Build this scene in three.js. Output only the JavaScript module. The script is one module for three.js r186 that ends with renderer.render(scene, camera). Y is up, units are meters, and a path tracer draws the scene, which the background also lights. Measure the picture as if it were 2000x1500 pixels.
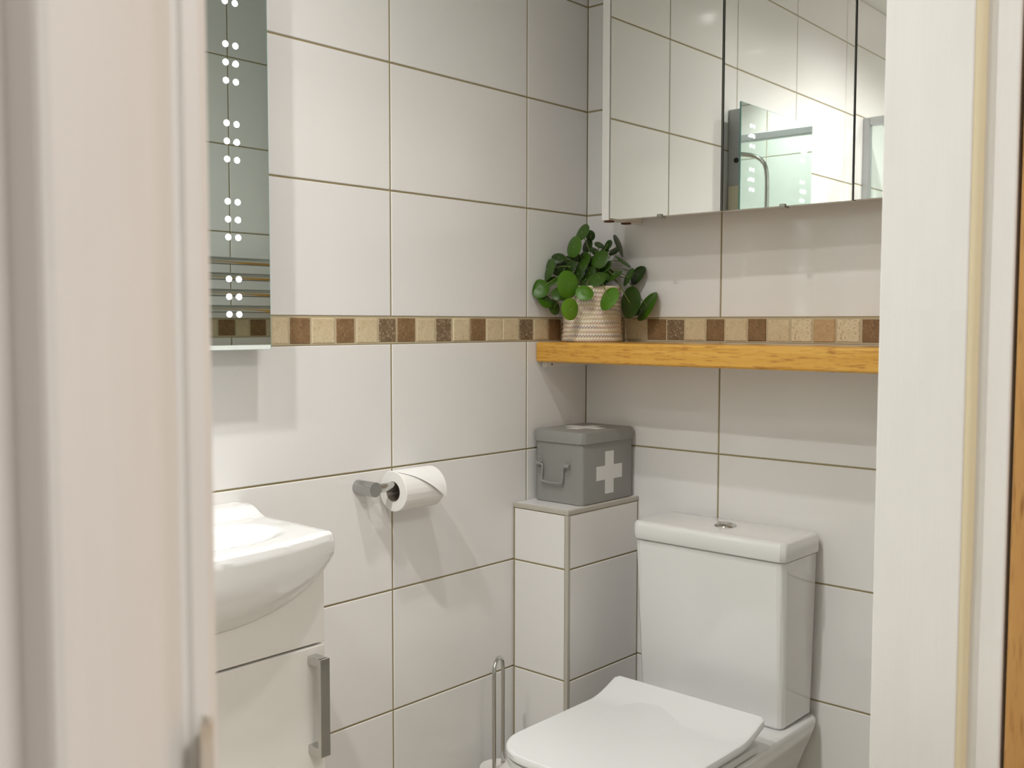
import * as THREE from 'three';
import { RoundedBoxGeometry } from 'three/addons/geometries/RoundedBoxGeometry.js';
import { RectAreaLightUniformsLib } from 'three/addons/lights/RectAreaLightUniformsLib.js';
import { mergeGeometries, mergeVertices, toCreasedNormals } from 'three/addons/utils/BufferGeometryUtils.js';

// ------------------------------------------------------------------ camera, light, exposure
// Authoring frame: x out from the basin wall, z out from the cistern wall, y = 0 at the top of the mosaic band.
const F = 1.22;                         // height of the mosaic band's top above the floor
const scene = new THREE.Scene();
const CAM = { x: 1.5559, y: -0.0124, z: 1.9952, yaw: 0.7355, pitch: -0.0601, roll: 0.0014, f: 1974.3 };
const camera = new THREE.PerspectiveCamera(2 * Math.atan(750 / CAM.f) * 180 / Math.PI, 4 / 3, 0.02, 30);
camera.position.set(CAM.x, CAM.y + F, CAM.z);
camera.rotation.order = 'YXZ';
camera.rotation.set(CAM.pitch, CAM.yaw, CAM.roll);
camera.focus = 2.25;
camera.userData.fStop = 17;
scene.add(camera);

const renderer = new THREE.WebGLRenderer({ antialias: true });
renderer.toneMapping = THREE.LinearToneMapping;
renderer.toneMappingExposure = 0.88;
renderer.shadowMap.enabled = true;
RectAreaLightUniformsLib.init();
scene.background = new THREE.Color(0x000000);

const CEIL = 1.18;                      // ceiling, above the mosaic line
const DOWNLIGHTS = [                    // x, z, candela, label
  [0.62, 1.08, 3.1, 'recessed round downlight in the ceiling beside the illuminated mirror'],
  [0.54, 1.74, 6.9, 'recessed round downlight in the ceiling between mirror and shower'],
  [0.60, 2.36, 4.2, 'recessed round downlight in the ceiling over the shower tray'],
];
const DOWN_COLOR = new THREE.Color().setRGB(1.0, 0.995, 0.975);
const HALL_LIGHT = { x: 2.42, z: 1.78, w: 0.4, power: 41.0 };
const HALL_COLOR = new THREE.Color().setRGB(1.0, 0.98, 0.955);

// pixel of the 2000 x 1500 photograph -> direction, and the point where it meets a plane
const _fw = new THREE.Vector3(), _r = new THREE.Vector3(), _u = new THREE.Vector3();
camera.updateMatrixWorld(true);
camera.matrixWorld.extractBasis(_r, _u, _fw); _fw.negate();
function rayOf(px, py) { return _fw.clone().addScaledVector(_r, (px - 1000) / CAM.f).addScaledVector(_u, -(py - 750) / CAM.f); }
function atDepth(px, py, d) { return rayOf(px, py).multiplyScalar(d).add(new THREE.Vector3(CAM.x, CAM.y, CAM.z)); }

// ------------------------------------------------------------------ helpers
let seed = 7;
const rnd = () => { seed = (seed * 1664525 + 1013904223) >>> 0; return seed / 4294967296; };
const hash = (x, y) => { let h = (x * 374761393 + y * 668265263) | 0; h = Math.imul(h ^ (h >>> 13), 1274126177); return ((h ^ (h >>> 16)) >>> 0) / 4294967296; };
const sm = (t) => t * t * (3 - 2 * t);
const clamp = (v, a, b) => Math.min(b, Math.max(a, v));
function vnoise(x, y) {
  const i = Math.floor(x), j = Math.floor(y), u = sm(x - i), v = sm(y - j);
  return (hash(i, j) * (1 - u) + hash(i + 1, j) * u) * (1 - v) + (hash(i, j + 1) * (1 - u) + hash(i + 1, j + 1) * u) * v;
}
const fbm = (x, y, n = 4) => { let s = 0, a = 0.5; for (let k = 0; k < n; k++) { s += a * vnoise(x, y); x = x * 2.03 + 17.1; y = y * 2.03 + 9.7; a *= 0.5; } return s; };
const used = new Map();
function numbered(n) { const k = used.get(n) || 0; used.set(n, k + 1); return k ? `${n}_${String(k).padStart(3, '0')}` : n; }
function thing(name, label, category, [x, y, z], group, kind) {
  const g = new THREE.Group(); g.name = numbered(name); g.position.set(x, y + F, z);
  g.userData.label = label; g.userData.category = category;
  if (group) g.userData.group = group;
  if (kind) g.userData.kind = kind;
  scene.add(g); return g;
}
function mesh(name, geo, mat, parent) {
  const m = new THREE.Mesh(geo, mat); m.name = name; m.castShadow = true; m.receiveShadow = true;
  parent.add(m); return m;
}
// geometry given in the authoring frame becomes a part of thing g (parent: g itself or one of its baked parts)
function part(g, name, geo, mat, parent = g, label) {
  geo.translate(-g.position.x, F - g.position.y, -g.position.z);
  const m = mesh(name, geo, mat, parent);
  if (label) m.userData.label = label;
  return m;
}
const box = (x0, x1, y0, y1, z0, z1) => new THREE.BoxGeometry(x1 - x0, y1 - y0, z1 - z0).translate((x0 + x1) / 2, (y0 + y1) / 2, (z0 + z1) / 2);
const rbox = (x0, x1, y0, y1, z0, z1, r = 0.003, s = 2) => new RoundedBoxGeometry(x1 - x0, y1 - y0, z1 - z0, s, r).translate((x0 + x1) / 2, (y0 + y1) / 2, (z0 + z1) / 2);
function cyl(p, q, r, r2 = r, n = 24, open = false) {
  const a = new THREE.Vector3(...p), b = new THREE.Vector3(...q), d = b.clone().sub(a), l = d.length();
  const g = new THREE.CylinderGeometry(r2, r, l, n, 1, open);
  g.applyQuaternion(new THREE.Quaternion().setFromUnitVectors(new THREE.Vector3(0, 1, 0), d.normalize()));
  return g.translate((a.x + b.x) / 2, (a.y + b.y) / 2, (a.z + b.z) / 2);
}
const tube = (pts, r, seg = 40, rad = 10, closed = false) => new THREE.TubeGeometry(new THREE.CatmullRomCurve3(pts.map((p) => new THREE.Vector3(...p)), closed, 'centripetal'), seg, r, rad, closed);
const clean = (g) => { const h = g.index ? g.toNonIndexed() : g.clone(); for (const k of Object.keys(h.attributes)) if (!['position', 'normal', 'uv'].includes(k)) h.deleteAttribute(k); return h; };
const merge = (...gs) => mergeGeometries(gs.map(clean));
function crease(g, a = 0.7) { g.deleteAttribute('normal'); if (g.attributes.uv) g.deleteAttribute('uv'); const m = mergeVertices(g, 1e-5); return toCreasedNormals(m, a); }
// uv in metres from the dominant direction of each face; axis names which way the grain runs
function boxUV(g, ax = 'x') {
  const h = g.index ? g.toNonIndexed() : g, p = h.attributes.position, n = h.attributes.normal, uv = new Float32Array(p.count * 2);
  for (let i = 0; i < p.count; i++) {
    const P = [p.getX(i), p.getY(i), p.getZ(i)], N = [Math.abs(n.getX(i)), Math.abs(n.getY(i)), Math.abs(n.getZ(i))];
    const k = N.indexOf(Math.max(...N)), a = 'xyz'.indexOf(ax);
    const rest = [0, 1, 2].filter((q) => q !== k && q !== a);
    uv[2 * i] = P[k === a ? (a + 1) % 3 : a]; uv[2 * i + 1] = P[rest[0]] + (k === 1 ? 0.31 : 0) + (k === 2 ? 0.07 : 0);
  }
  h.setAttribute('uv', new THREE.BufferAttribute(uv, 2)); return h;
}
// loft through rings with equal point counts
function loft(rings, { closed = true, cap0 = true, cap1 = true, angle = 0.7 } = {}) {
  const n = rings[0].length, pos = [], idx = [];
  for (const r of rings) for (const p of r) pos.push(...p);
  const m = closed ? n : n - 1;
  for (let i = 0; i + 1 < rings.length; i++) for (let j = 0; j < m; j++) {
    const a = i * n + j, b = i * n + (j + 1) % n, c = a + n, d = b + n;
    idx.push(a, b, d, a, d, c);
  }
  const cap = (i, flip) => {
    const r = rings[i];
    // flat polygon in the plane of the two axes with most extent
    const ext = [0, 1, 2].map((k) => Math.max(...r.map((p) => p[k])) - Math.min(...r.map((p) => p[k])));
    const drop = ext.indexOf(Math.min(...ext)), [u, v] = [0, 1, 2].filter((k) => k !== drop);
    const tri = THREE.ShapeUtils.triangulateShape(r.map((p) => new THREE.Vector2(p[u], p[v])), []);
    for (const [a, b, c] of tri) flip ? idx.push(i * n + a, i * n + c, i * n + b) : idx.push(i * n + a, i * n + b, i * n + c);
  };
  if (cap0) cap(0, true);
  if (cap1) cap(rings.length - 1, false);
  const g = new THREE.BufferGeometry();
  g.setAttribute('position', new THREE.Float32BufferAttribute(pos, 3)); g.setIndex(idx);
  return toCreasedNormals(g, angle);
}
// rounded rectangle (x0..x1, z0..z1) at height y with one radius per corner pair: back (z0) and front (z1)
function ring(y, x0, x1, z0, z1, rb, rf, n = 10) {
  const out = [];
  const arc = (cx, cz, r, a0) => { for (let k = 0; k <= n; k++) { const a = a0 + (Math.PI / 2) * k / n; out.push([cx + r * Math.cos(a), y, cz + r * Math.sin(a)]); } };
  arc(x1 - rf, z1 - rf, rf, 0); arc(x0 + rf, z1 - rf, rf, Math.PI / 2); arc(x0 + rb, z0 + rb, rb, Math.PI); arc(x1 - rb, z0 + rb, rb, 1.5 * Math.PI);
  return out;
}
function dataTex(w, h, fn, srgb = true) {
  const d = new Uint8Array(w * h * 4);
  for (let j = 0; j < h; j++) for (let i = 0; i < w; i++) {
    const c = fn(i, j); const k = 4 * (j * w + i);
    d[k] = clamp(c[0], 0, 255); d[k + 1] = clamp(c[1], 0, 255); d[k + 2] = clamp(c[2], 0, 255); d[k + 3] = 255;
  }
  const t = new THREE.DataTexture(d, w, h, THREE.RGBAFormat); t.magFilter = THREE.LinearFilter; t.minFilter = THREE.LinearMipmapLinearFilter; t.generateMipmaps = true;
  t.wrapS = t.wrapT = THREE.RepeatWrapping; if (srgb) t.colorSpace = THREE.SRGBColorSpace; t.needsUpdate = true; return t;
}
const std = (o) => new THREE.MeshStandardMaterial(o);
const phys = (o) => new THREE.MeshPhysicalMaterial(o);
const lerp3 = (a, b, t) => [a[0] + (b[0] - a[0]) * t, a[1] + (b[1] - a[1]) * t, a[2] + (b[2] - a[2]) * t];

// ------------------------------------------------------------------ materials
const M = {};
M.tile = ['#edebe8', '#eeebe8', '#edeae8'].map((c) => phys({ color: c, roughness: 0.1, ior: 1.5 }));
M.grout = std({ color: '#9a8d68', roughness: 0.95 });
M.bed = std({ color: '#c3b394', roughness: 0.95 });
M.ceramic = phys({ color: '#ecebe9', roughness: 0.1, clearcoat: 0.6, clearcoatRoughness: 0.04 });
M.seat = phys({ color: '#e9e9e8', roughness: 0.34 });
M.chrome = std({ color: '#c9c9c6', metalness: 1, roughness: 0.12 });
M.brushed = std({ color: '#a9a59d', metalness: 1, roughness: 0.28 });
M.mirror = std({ color: '#f1f3ee', metalness: 1, roughness: 0.015 });
M.mirrorCool = std({ color: '#dbe6e2', metalness: 1, roughness: 0.012 });
M.whiteLam = phys({ color: '#ebe8e3', roughness: 0.28 });
M.gloss = phys({ color: '#ebe7e1', roughness: 0.14, clearcoat: 0.4, clearcoatRoughness: 0.06 });
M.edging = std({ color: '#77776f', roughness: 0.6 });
M.trimStrip = std({ color: '#bdb8ac', roughness: 0.5 });
M.plaster = std({ color: '#e9e7e2', roughness: 0.9 });
M.glassEdge = phys({ color: '#6fa59f', roughness: 0.15 });
M.dark = std({ color: '#2a2a28', roughness: 0.6 });
M.brownPad = std({ color: '#5b3a22', roughness: 0.8 });
M.cream = phys({ color: '#d9d3b8', roughness: 0.35 });
M.alu = std({ color: '#b9bbbd', metalness: 0.85, roughness: 0.35 });

const brushTex = dataTex(512, 512, (i, j) => { const v = 224 + 2.5 * (fbm(i * 0.012, j * 0.3, 3) - 0.45) + 6 * (fbm(i * 0.02, j * 0.02, 3) - 0.45); return [v + 3, v + 1, v - 3]; });
brushTex.repeat.set(1.2, 4);
M.paint = phys({ map: brushTex, roughness: 0.42 });
const wallPaintTex = dataTex(256, 256, (i, j) => { const v = 222 + 8 * (fbm(i * 0.09, j * 0.09, 4) - 0.45); return [v + 4, v, v - 3]; });
M.hallWall = std({ map: wallPaintTex, roughness: 0.8 });
M.yellowed = std({ color: '#dccfae', roughness: 0.5 });

function woodTex(dark, mid, light, knots, w = 1024, h = 256, su = 1) {
  return dataTex(w, h, (i, j) => {
    const u = i / w, v = j / h; let warp = 0, kd = 0;
    for (const [ku, kv, kr] of knots) { const d = Math.hypot((u - ku) * 4 * su, v - kv) / kr; warp += 0.22 * Math.exp(-d * d) * Math.sign(v - kv || 1); kd = Math.max(kd, Math.exp(-d * d * 3)); }
    const g = fbm(u * 5 * su + 3, (v + warp * 0.4) * 16, 4), fine = fbm(u * 60 * su, v * 190 + g * 4, 3), streak = fbm(u * 38 * su + 40, v * 110, 3);
    const ringv = 0.5 + 0.5 * Math.sin((v + warp + 0.25 * g) * 46);
    let c = lerp3(mid, light, clamp(g * 1.2 + ringv * 0.35 - 0.3, 0, 1));
    c = lerp3(c, dark, clamp((streak - 0.52) * 3.2, 0, 0.75) + clamp((fine - 0.55) * 1.2, 0, 0.35));
    return lerp3(c, [dark[0] * 0.6, dark[1] * 0.5, dark[2] * 0.4], kd * 0.8);
  });
}
const shelfTex = woodTex([160, 96, 26], [216, 158, 58], [234, 182, 84], [[0.665, 0.34, 0.05], [0.2, 0.8, 0.05]]);
shelfTex.repeat.set(0.9, 4);
M.shelf = phys({ map: shelfTex, roughness: 0.32, clearcoat: 0.35, clearcoatRoughness: 0.25 });
const oakTex = woodTex([128, 82, 38], [184, 136, 76], [200, 154, 94], [[0.4, 0.4, 0.04]]);
oakTex.repeat.set(0.8, 3.4);
M.oak = phys({ map: oakTex, roughness: 0.45 });

// travertine pieces: beige, light, tan, brown, speckled brown
function stoneTex(base, vein, pit, amount, s) {
  return dataTex(128, 128, (i, j) => {
    const g = fbm(i * 0.045 + s, j * 0.045 + s * 2, 4), p = fbm(i * 0.16 + s * 3, j * 0.16, 3), q = fbm(i * 0.4, j * 0.4 + s, 2);
    let c = lerp3(base, vein, clamp((g - 0.3) * 1.4, 0, 1));
    if (p > 0.62 - amount) c = lerp3(c, pit, clamp((p - 0.62 + amount) * 9, 0, 0.85));
    const k = 1 + (q - 0.4) * 0.16; return [c[0] * k, c[1] * k, c[2] * k];
  });
}
const stones = {
  b: [[220, 202, 168], [206, 184, 146], [190, 164, 122], 0.03],
  l: [[228, 212, 180], [215, 194, 158], [176, 148, 108], 0.07],
  t: [[198, 166, 122], [182, 148, 102], [214, 190, 150], 0.03],
  d: [[140, 108, 72], [118, 90, 60], [178, 150, 112], 0.04],
  s: [[130, 106, 80], [108, 86, 62], [198, 180, 148], 0.09],
};
M.stone = {};
{ let s = 3; for (const k in stones) { const [a, b, c, d] = stones[k]; M.stone[k] = [0, 1].map(() => { s += 5.7; return std({ map: stoneTex(a, b, c, d, s), roughness: 0.62 }); }); } }

// ------------------------------------------------------------------ tiled walls
const tileCache = new Map();
function slab(w, h, t, c = 0.0012) {         // face up along +z, chamfered front edge, base at z = -t, face at z = 0
  const key = [w, h, t, c].map((v) => v.toFixed(4)).join();
  if (tileCache.has(key)) return tileCache.get(key);
  const g = loft([
    [[-w / 2, -h / 2, -t], [w / 2, -h / 2, -t], [w / 2, h / 2, -t], [-w / 2, h / 2, -t]],
    [[-w / 2, -h / 2, -c], [w / 2, -h / 2, -c], [w / 2, h / 2, -c], [-w / 2, h / 2, -c]],
    [[-w / 2 + c, -h / 2 + c, 0], [w / 2 - c, -h / 2 + c, 0], [w / 2 - c, h / 2 - c, 0], [-w / 2 + c, h / 2 - c, 0]],
  ], { cap0: false, angle: 0.3 });
  const p = g.attributes.position, uv = new Float32Array(p.count * 2);
  for (let i = 0; i < p.count; i++) { uv[2 * i] = (p.getX(i) + w / 2) / w; uv[2 * i + 1] = (p.getY(i) + h / 2) / h; }
  g.setAttribute('uv', new THREE.BufferAttribute(uv, 2));
  tileCache.set(key, g); return g;
}
const H = 0.253, MB = -0.0538, FL = -F;
const ROWS_UP = [0, H, 2 * H, 3 * H, 4 * H, CEIL];
const ROWS_DOWN = [MB, MB - H, MB - 2 * H, MB - 3 * H, MB - 4 * H, FL].reverse();
const GAP = 0.0036;
// place(u, v) -> point on the face plane; yaw turns the slab's +z to the outward normal
function tileFace(g, place, yaw, us, vs, hide = () => false) {
  for (let i = 0; i + 1 < us.length; i++) for (let j = 0; j + 1 < vs.length; j++) {
    const w = us[i + 1] - us[i] - GAP, h = vs[j + 1] - vs[j] - GAP;
    if (w < 0.006 || h < 0.006 || hide(us[i], us[i + 1], vs[j], vs[j + 1])) continue;
    const m = mesh('tile', slab(w, h, 0.007), M.tile[Math.floor(rnd() * 3)], g);
    const [x, y, z] = place((us[i] + us[i + 1]) / 2, (vs[j] + vs[j + 1]) / 2);
    m.position.set(x - g.position.x, y + F - g.position.y, z - g.position.z); m.rotation.y = yaw;
  }
}
function mosaic(g, place, yaw, us, kinds, proud = 0.0006) {
  for (let i = 0; i + 1 < us.length; i++) {
    const gap = 0.0022 + rnd() * 0.0016, w = us[i + 1] - us[i] - gap, h = -MB - 0.0042 - rnd() * 0.0012;
    if (w < 0.006) continue;
    const q = Math.round(w * 500) / 500, k = kinds[i % kinds.length];
    const m = mesh('mosaic_stone', slab(q, Math.round(h * 1000) / 1000, 0.007, 0.0022), M.stone[k][Math.floor(rnd() * 2)], g);
    const [x, y, z] = place((us[i] + us[i + 1]) / 2, MB / 2 + (rnd() - 0.5) * 0.0012);
    m.position.set(x - g.position.x, y + F - g.position.y, z - g.position.z); m.rotation.y = yaw; m.rotation.z = (rnd() - 0.5) * 0.012;
    const n = [Math.sin(yaw), Math.cos(yaw)], pr = proud + rnd() * 0.0012 - 0.0006; m.position.x += n[0] * pr; m.position.z += n[1] * pr;
  }
}
const W = 1.18, L = 2.62, TG = 0.0016;   // room width, length, depth of the joints
const PITCH = 0.4154;
const steps = (a, b, first) => { const o = [a]; for (let v = first; v < b - 0.01; v += PITCH) if (v > a + 0.01) o.push(v); o.push(b); return o; };
const evenly = (a, b, n) => Array.from({ length: n + 1 }, (_, i) => a + (b - a) * i / n);

// basin wall (x = 0)
{
  const g = thing('wall_left', 'long wall of large cream tiles with a mosaic band behind the basin', 'wall', [0, FL, L / 2], null, 'structure');
  part(g, 'grout', box(-0.1, -TG, FL - 0.1, CEIL + 0.1, -0.1, L + 0.1), M.grout);
  part(g, 'mosaic_bed', box(-0.004, -0.0009, MB - 0.0004, 0.0004, 0, L), M.bed);
  const place = (u, v) => [0, v, u], us = steps(-0.0012, L, 0.2242);
  tileFace(g, place, Math.PI / 2, us, ROWS_UP); tileFace(g, place, Math.PI / 2, us, ROWS_DOWN);
  const seen = [0.9266, 0.8876, 0.8386, 0.7815, 0.7321, 0.6748, 0.6254, 0.5727, 0.5179, 0.4672, 0.4131, 0.3619, 0.3081, 0.2523, 0.2009, 0.1479, 0.1, 0.05, 0.002].reverse();
  mosaic(g, place, Math.PI / 2, seen, 'dbdbsbbdbsbdsbdbdb'.split(''));
  mosaic(g, place, Math.PI / 2, evenly(0.9266, L, 32), 'dbdtdbsb'.split(''));
}
// cistern wall (z = 0)
{
  const g = thing('wall_back', 'end wall of large cream tiles with a mosaic band behind the cistern', 'wall', [W / 2, FL, 0], null, 'structure');
  part(g, 'grout', box(-0.1, W + 0.1, FL - 0.1, CEIL + 0.1, -0.1, -TG), M.grout);
  part(g, 'mosaic_bed', box(0, W, MB - 0.0004, 0.0004, -0.004, -0.0009), M.bed);
  const place = (u, v) => [u, v, 0], us = steps(-0.0012, W + 0.001, 0.379);
  tileFace(g, place, 0, us, ROWS_UP); tileFace(g, place, 0, us, ROWS_DOWN);
  const seen = [0.002, 0.058, 0.114, 0.1825, 0.2364, 0.286, 0.3423, 0.3903, 0.447, 0.4939, 0.549, 0.6005, 0.6505, 0.7036, 0.7514, 0.805, 0.855, 0.905, 0.958, 1.01, 1.062, 1.12, 1.178];
  mosaic(g, place, 0, seen, 'dbbdsbdbdbltldbdbtdbdb'.split(''));
}
// door wall (x = W), with the opening for the door
const DZ0 = 1.061, DZ1 = 1.847, DHEAD = 0.80, LIN = 0.028, WT = 0.1; // opening inside the lining, lining thickness, wall thickness
{
  const g = thing('wall_right', 'wall of large cream tiles pierced by the doorway', 'wall', [W, FL, L / 2], null, 'structure');
  const a = DZ0 - LIN, b = DZ1 + LIN, t = DHEAD + LIN;
  part(g, 'grout', merge(box(W + TG, W + WT, FL - 0.1, CEIL + 0.1, -0.1, a), box(W + TG, W + WT, FL - 0.1, CEIL + 0.1, b, L + 0.1), box(W + TG, W + WT, t, CEIL + 0.1, a, b)), M.grout);
  part(g, 'mosaic_bed', merge(box(W + 0.0009, W + 0.004, MB - 0.0004, 0.0004, 0, a), box(W + 0.0009, W + 0.004, MB - 0.0004, 0.0004, b, L)), M.bed);
  const place = (u, v) => [W, v, u], y = -Math.PI / 2;
  const left = steps(0.001, a, 0.3363), right = steps(b, L, 0.3363 + 4 * PITCH);
  for (const us of [left, right]) { tileFace(g, place, y, us, ROWS_UP); tileFace(g, place, y, us, ROWS_DOWN); }
  tileFace(g, place, y, [a, 0.3363 + 2 * PITCH, 0.3363 + 3 * PITCH, b], [t, 4 * H, CEIL]);
  mosaic(g, place, y, [0.002, 0.055, 0.105, 0.157, 0.2156, 0.2751, 0.3225, 0.3823, 0.44, 0.49, 0.545, 0.595, 0.65, 0.70, 0.755, 0.805, 0.86, 0.91, 0.965, a], 'dbdbdbdbdbdbdbdbdbd'.split(''));
  mosaic(g, place, y, evenly(b, L, 14), 'bd'.split(''));
}
// shower wall (z = L)
{
  const g = thing('wall_front', 'far end wall of large cream tiles inside the shower', 'wall', [W / 2, FL, L], null, 'structure');
  part(g, 'grout', box(-0.1, W + 0.1, FL - 0.1, CEIL + 0.1, L + TG, L + 0.1), M.grout);
  part(g, 'mosaic_bed', box(0, W, MB - 0.0004, 0.0004, L + 0.0009, L + 0.004), M.bed);
  const place = (u, v) => [u, v, L], us = steps(-0.0012, W + 0.001, 0.379);
  tileFace(g, place, Math.PI, us, ROWS_UP); tileFace(g, place, Math.PI, us, ROWS_DOWN);
  mosaic(g, place, Math.PI, evenly(0.002, W - 0.002, 22), 'dbdtbs'.split(''));
}
{
  const g = thing('floor', 'pale stone-coloured tiled floor', 'floor', [W / 2, FL, L / 2], null, 'structure');
  part(g, 'grout', box(-0.1, W + WT, FL - 0.1, FL - 0.002, -0.1, L + 0.1), M.grout);
  const fm = std({ color: '#b6ab98', roughness: 0.4 });
  const xs = evenly(0.001, W - 0.001, 3), zs = evenly(0.001, L - 0.001, 7);
  for (let i = 0; i < 3; i++) for (let j = 0; j < 7; j++) {
    const m = mesh('floor_tile', slab(xs[1] - xs[0] - GAP, zs[1] - zs[0] - GAP, 0.008), fm, g);
    m.rotation.x = -Math.PI / 2; m.position.set((xs[i] + xs[i + 1]) / 2 - W / 2, 0, (zs[j] + zs[j + 1]) / 2 - L / 2);
  }
  part(g, 'threshold', box(W, W + WT + 0.005, FL - 0.02, FL + 0.004, DZ0 - LIN, DZ1 + LIN), M.oak);
}
{
  const g = thing('ceiling', 'plain white plaster ceiling', 'ceiling', [W / 2, CEIL, L / 2], null, 'structure');
  part(g, 'plasterboard', box(-0.1, W + WT, CEIL, CEIL + 0.1, -0.1, L + 0.1), M.plaster);
}
// tiled pipe boxing in the corner
const BX = 0.163, BZ = 0.2713, BT = -0.427;
{
  const g = thing('wall_boxing', 'low tiled pipe boxing with pale edge trims in the corner', 'boxing', [BX / 2, FL, BZ / 2], null, 'structure');
  part(g, 'grout', box(0.0006, BX - TG, FL, BT - TG, 0.0006, BZ - TG), M.grout);
  const e = 0.0085, rows = ROWS_DOWN.filter((v) => v < BT - 0.05).concat(BT - 0.0105);
  const t = (w, h, x, y, z, rx, ry) => { const m = mesh('tile', slab(w, h, 0.006), M.tile[1], g); m.rotation.set(rx, ry, 0); m.position.set(x - g.position.x, y + F - g.position.y, z - g.position.z); };
  for (let j = 0; j + 1 < rows.length; j++) {
    const h = rows[j + 1] - rows[j] - GAP, y = (rows[j] + rows[j + 1]) / 2;
    t(BX - e - 0.003 - GAP, h, (BX - e + 0.003) / 2, y, BZ, 0, 0);
    t(BZ - e - 0.003 - GAP, h, BX, y, (BZ - e + 0.003) / 2, 0, Math.PI / 2);
  }
  t(BX - e - 0.002, BZ - e - 0.002, (BX - e) / 2, BT, (BZ - e) / 2, -Math.PI / 2, 0);
  part(g, 'edge_trim', rbox(BX - e, BX + 0.001, FL, BT - 0.0105, BZ - e, BZ + 0.001, 0.002), M.trimStrip, g, 'grey vertical corner trim');
  part(g, 'edge_trim', rbox(0.001, BX + 0.001, BT - 0.0105, BT + 0.0004, BZ - e, BZ + 0.001, 0.002), M.trimStrip);
  part(g, 'edge_trim', rbox(BX - e, BX + 0.001, BT - 0.0105, BT + 0.0004, 0.001, BZ - e, 0.002), M.trimStrip);
}

// ------------------------------------------------------------------ hall and doorway
const HX = W + WT, HX1 = 2.9, HZ0 = 0.2, HZ1 = 3.3;
const struct = (name, label, cat, geo, mat, c) => { const g = thing(name, label, cat, c, null, 'structure'); part(g, name.replace(/_.*/, '') + '_surface', boxUV(geo, 'y'), mat); return g; };
{
  const a = DZ0 - LIN, b = DZ1 + LIN, t = DHEAD + LIN;
  struct('wall_hall_left', 'painted off-white hall wall around the door frame', 'wall', merge(box(HX, HX + 0.012, FL, CEIL, HZ0, a), box(HX, HX + 0.012, FL, CEIL, b, HZ1), box(HX, HX + 0.012, t, CEIL, a, b)), M.hallWall, [HX, FL, 2.5]);
  struct('wall_hall_right', 'painted hall wall facing the doorway', 'wall', box(HX1, HX1 + 0.1, FL - 0.1, CEIL + 0.1, HZ0, HZ1), M.hallWall, [HX1, FL, 1.75]);
  struct('wall_hall_back', 'painted end wall of the hall behind the oak door', 'wall', box(HX, HX1 + 0.1, FL - 0.1, CEIL + 0.1, HZ0 - 0.1, HZ0), M.hallWall, [2.1, FL, HZ0]);
  struct('wall_hall_front', 'painted end wall of the hall away from the oak door', 'wall', box(HX, HX1 + 0.1, FL - 0.1, CEIL + 0.1, HZ1, HZ1 + 0.1), M.hallWall, [2.1, FL, HZ1]);
  struct('floor_hall', 'pale hall carpet', 'floor', box(HX + 0.006, HX1 + 0.1, FL - 0.1, FL, HZ0, HZ1), std({ color: '#c9beac', roughness: 1 }), [2.1, FL, 1.75]);
  struct('ceiling_hall', 'white hall ceiling', 'ceiling', box(HX, HX1 + 0.1, CEIL, CEIL + 0.1, HZ0, HZ1), M.plaster, [2.1, CEIL, 1.75]);
}
const STOP = 0.077, SP = 0.012;
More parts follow.
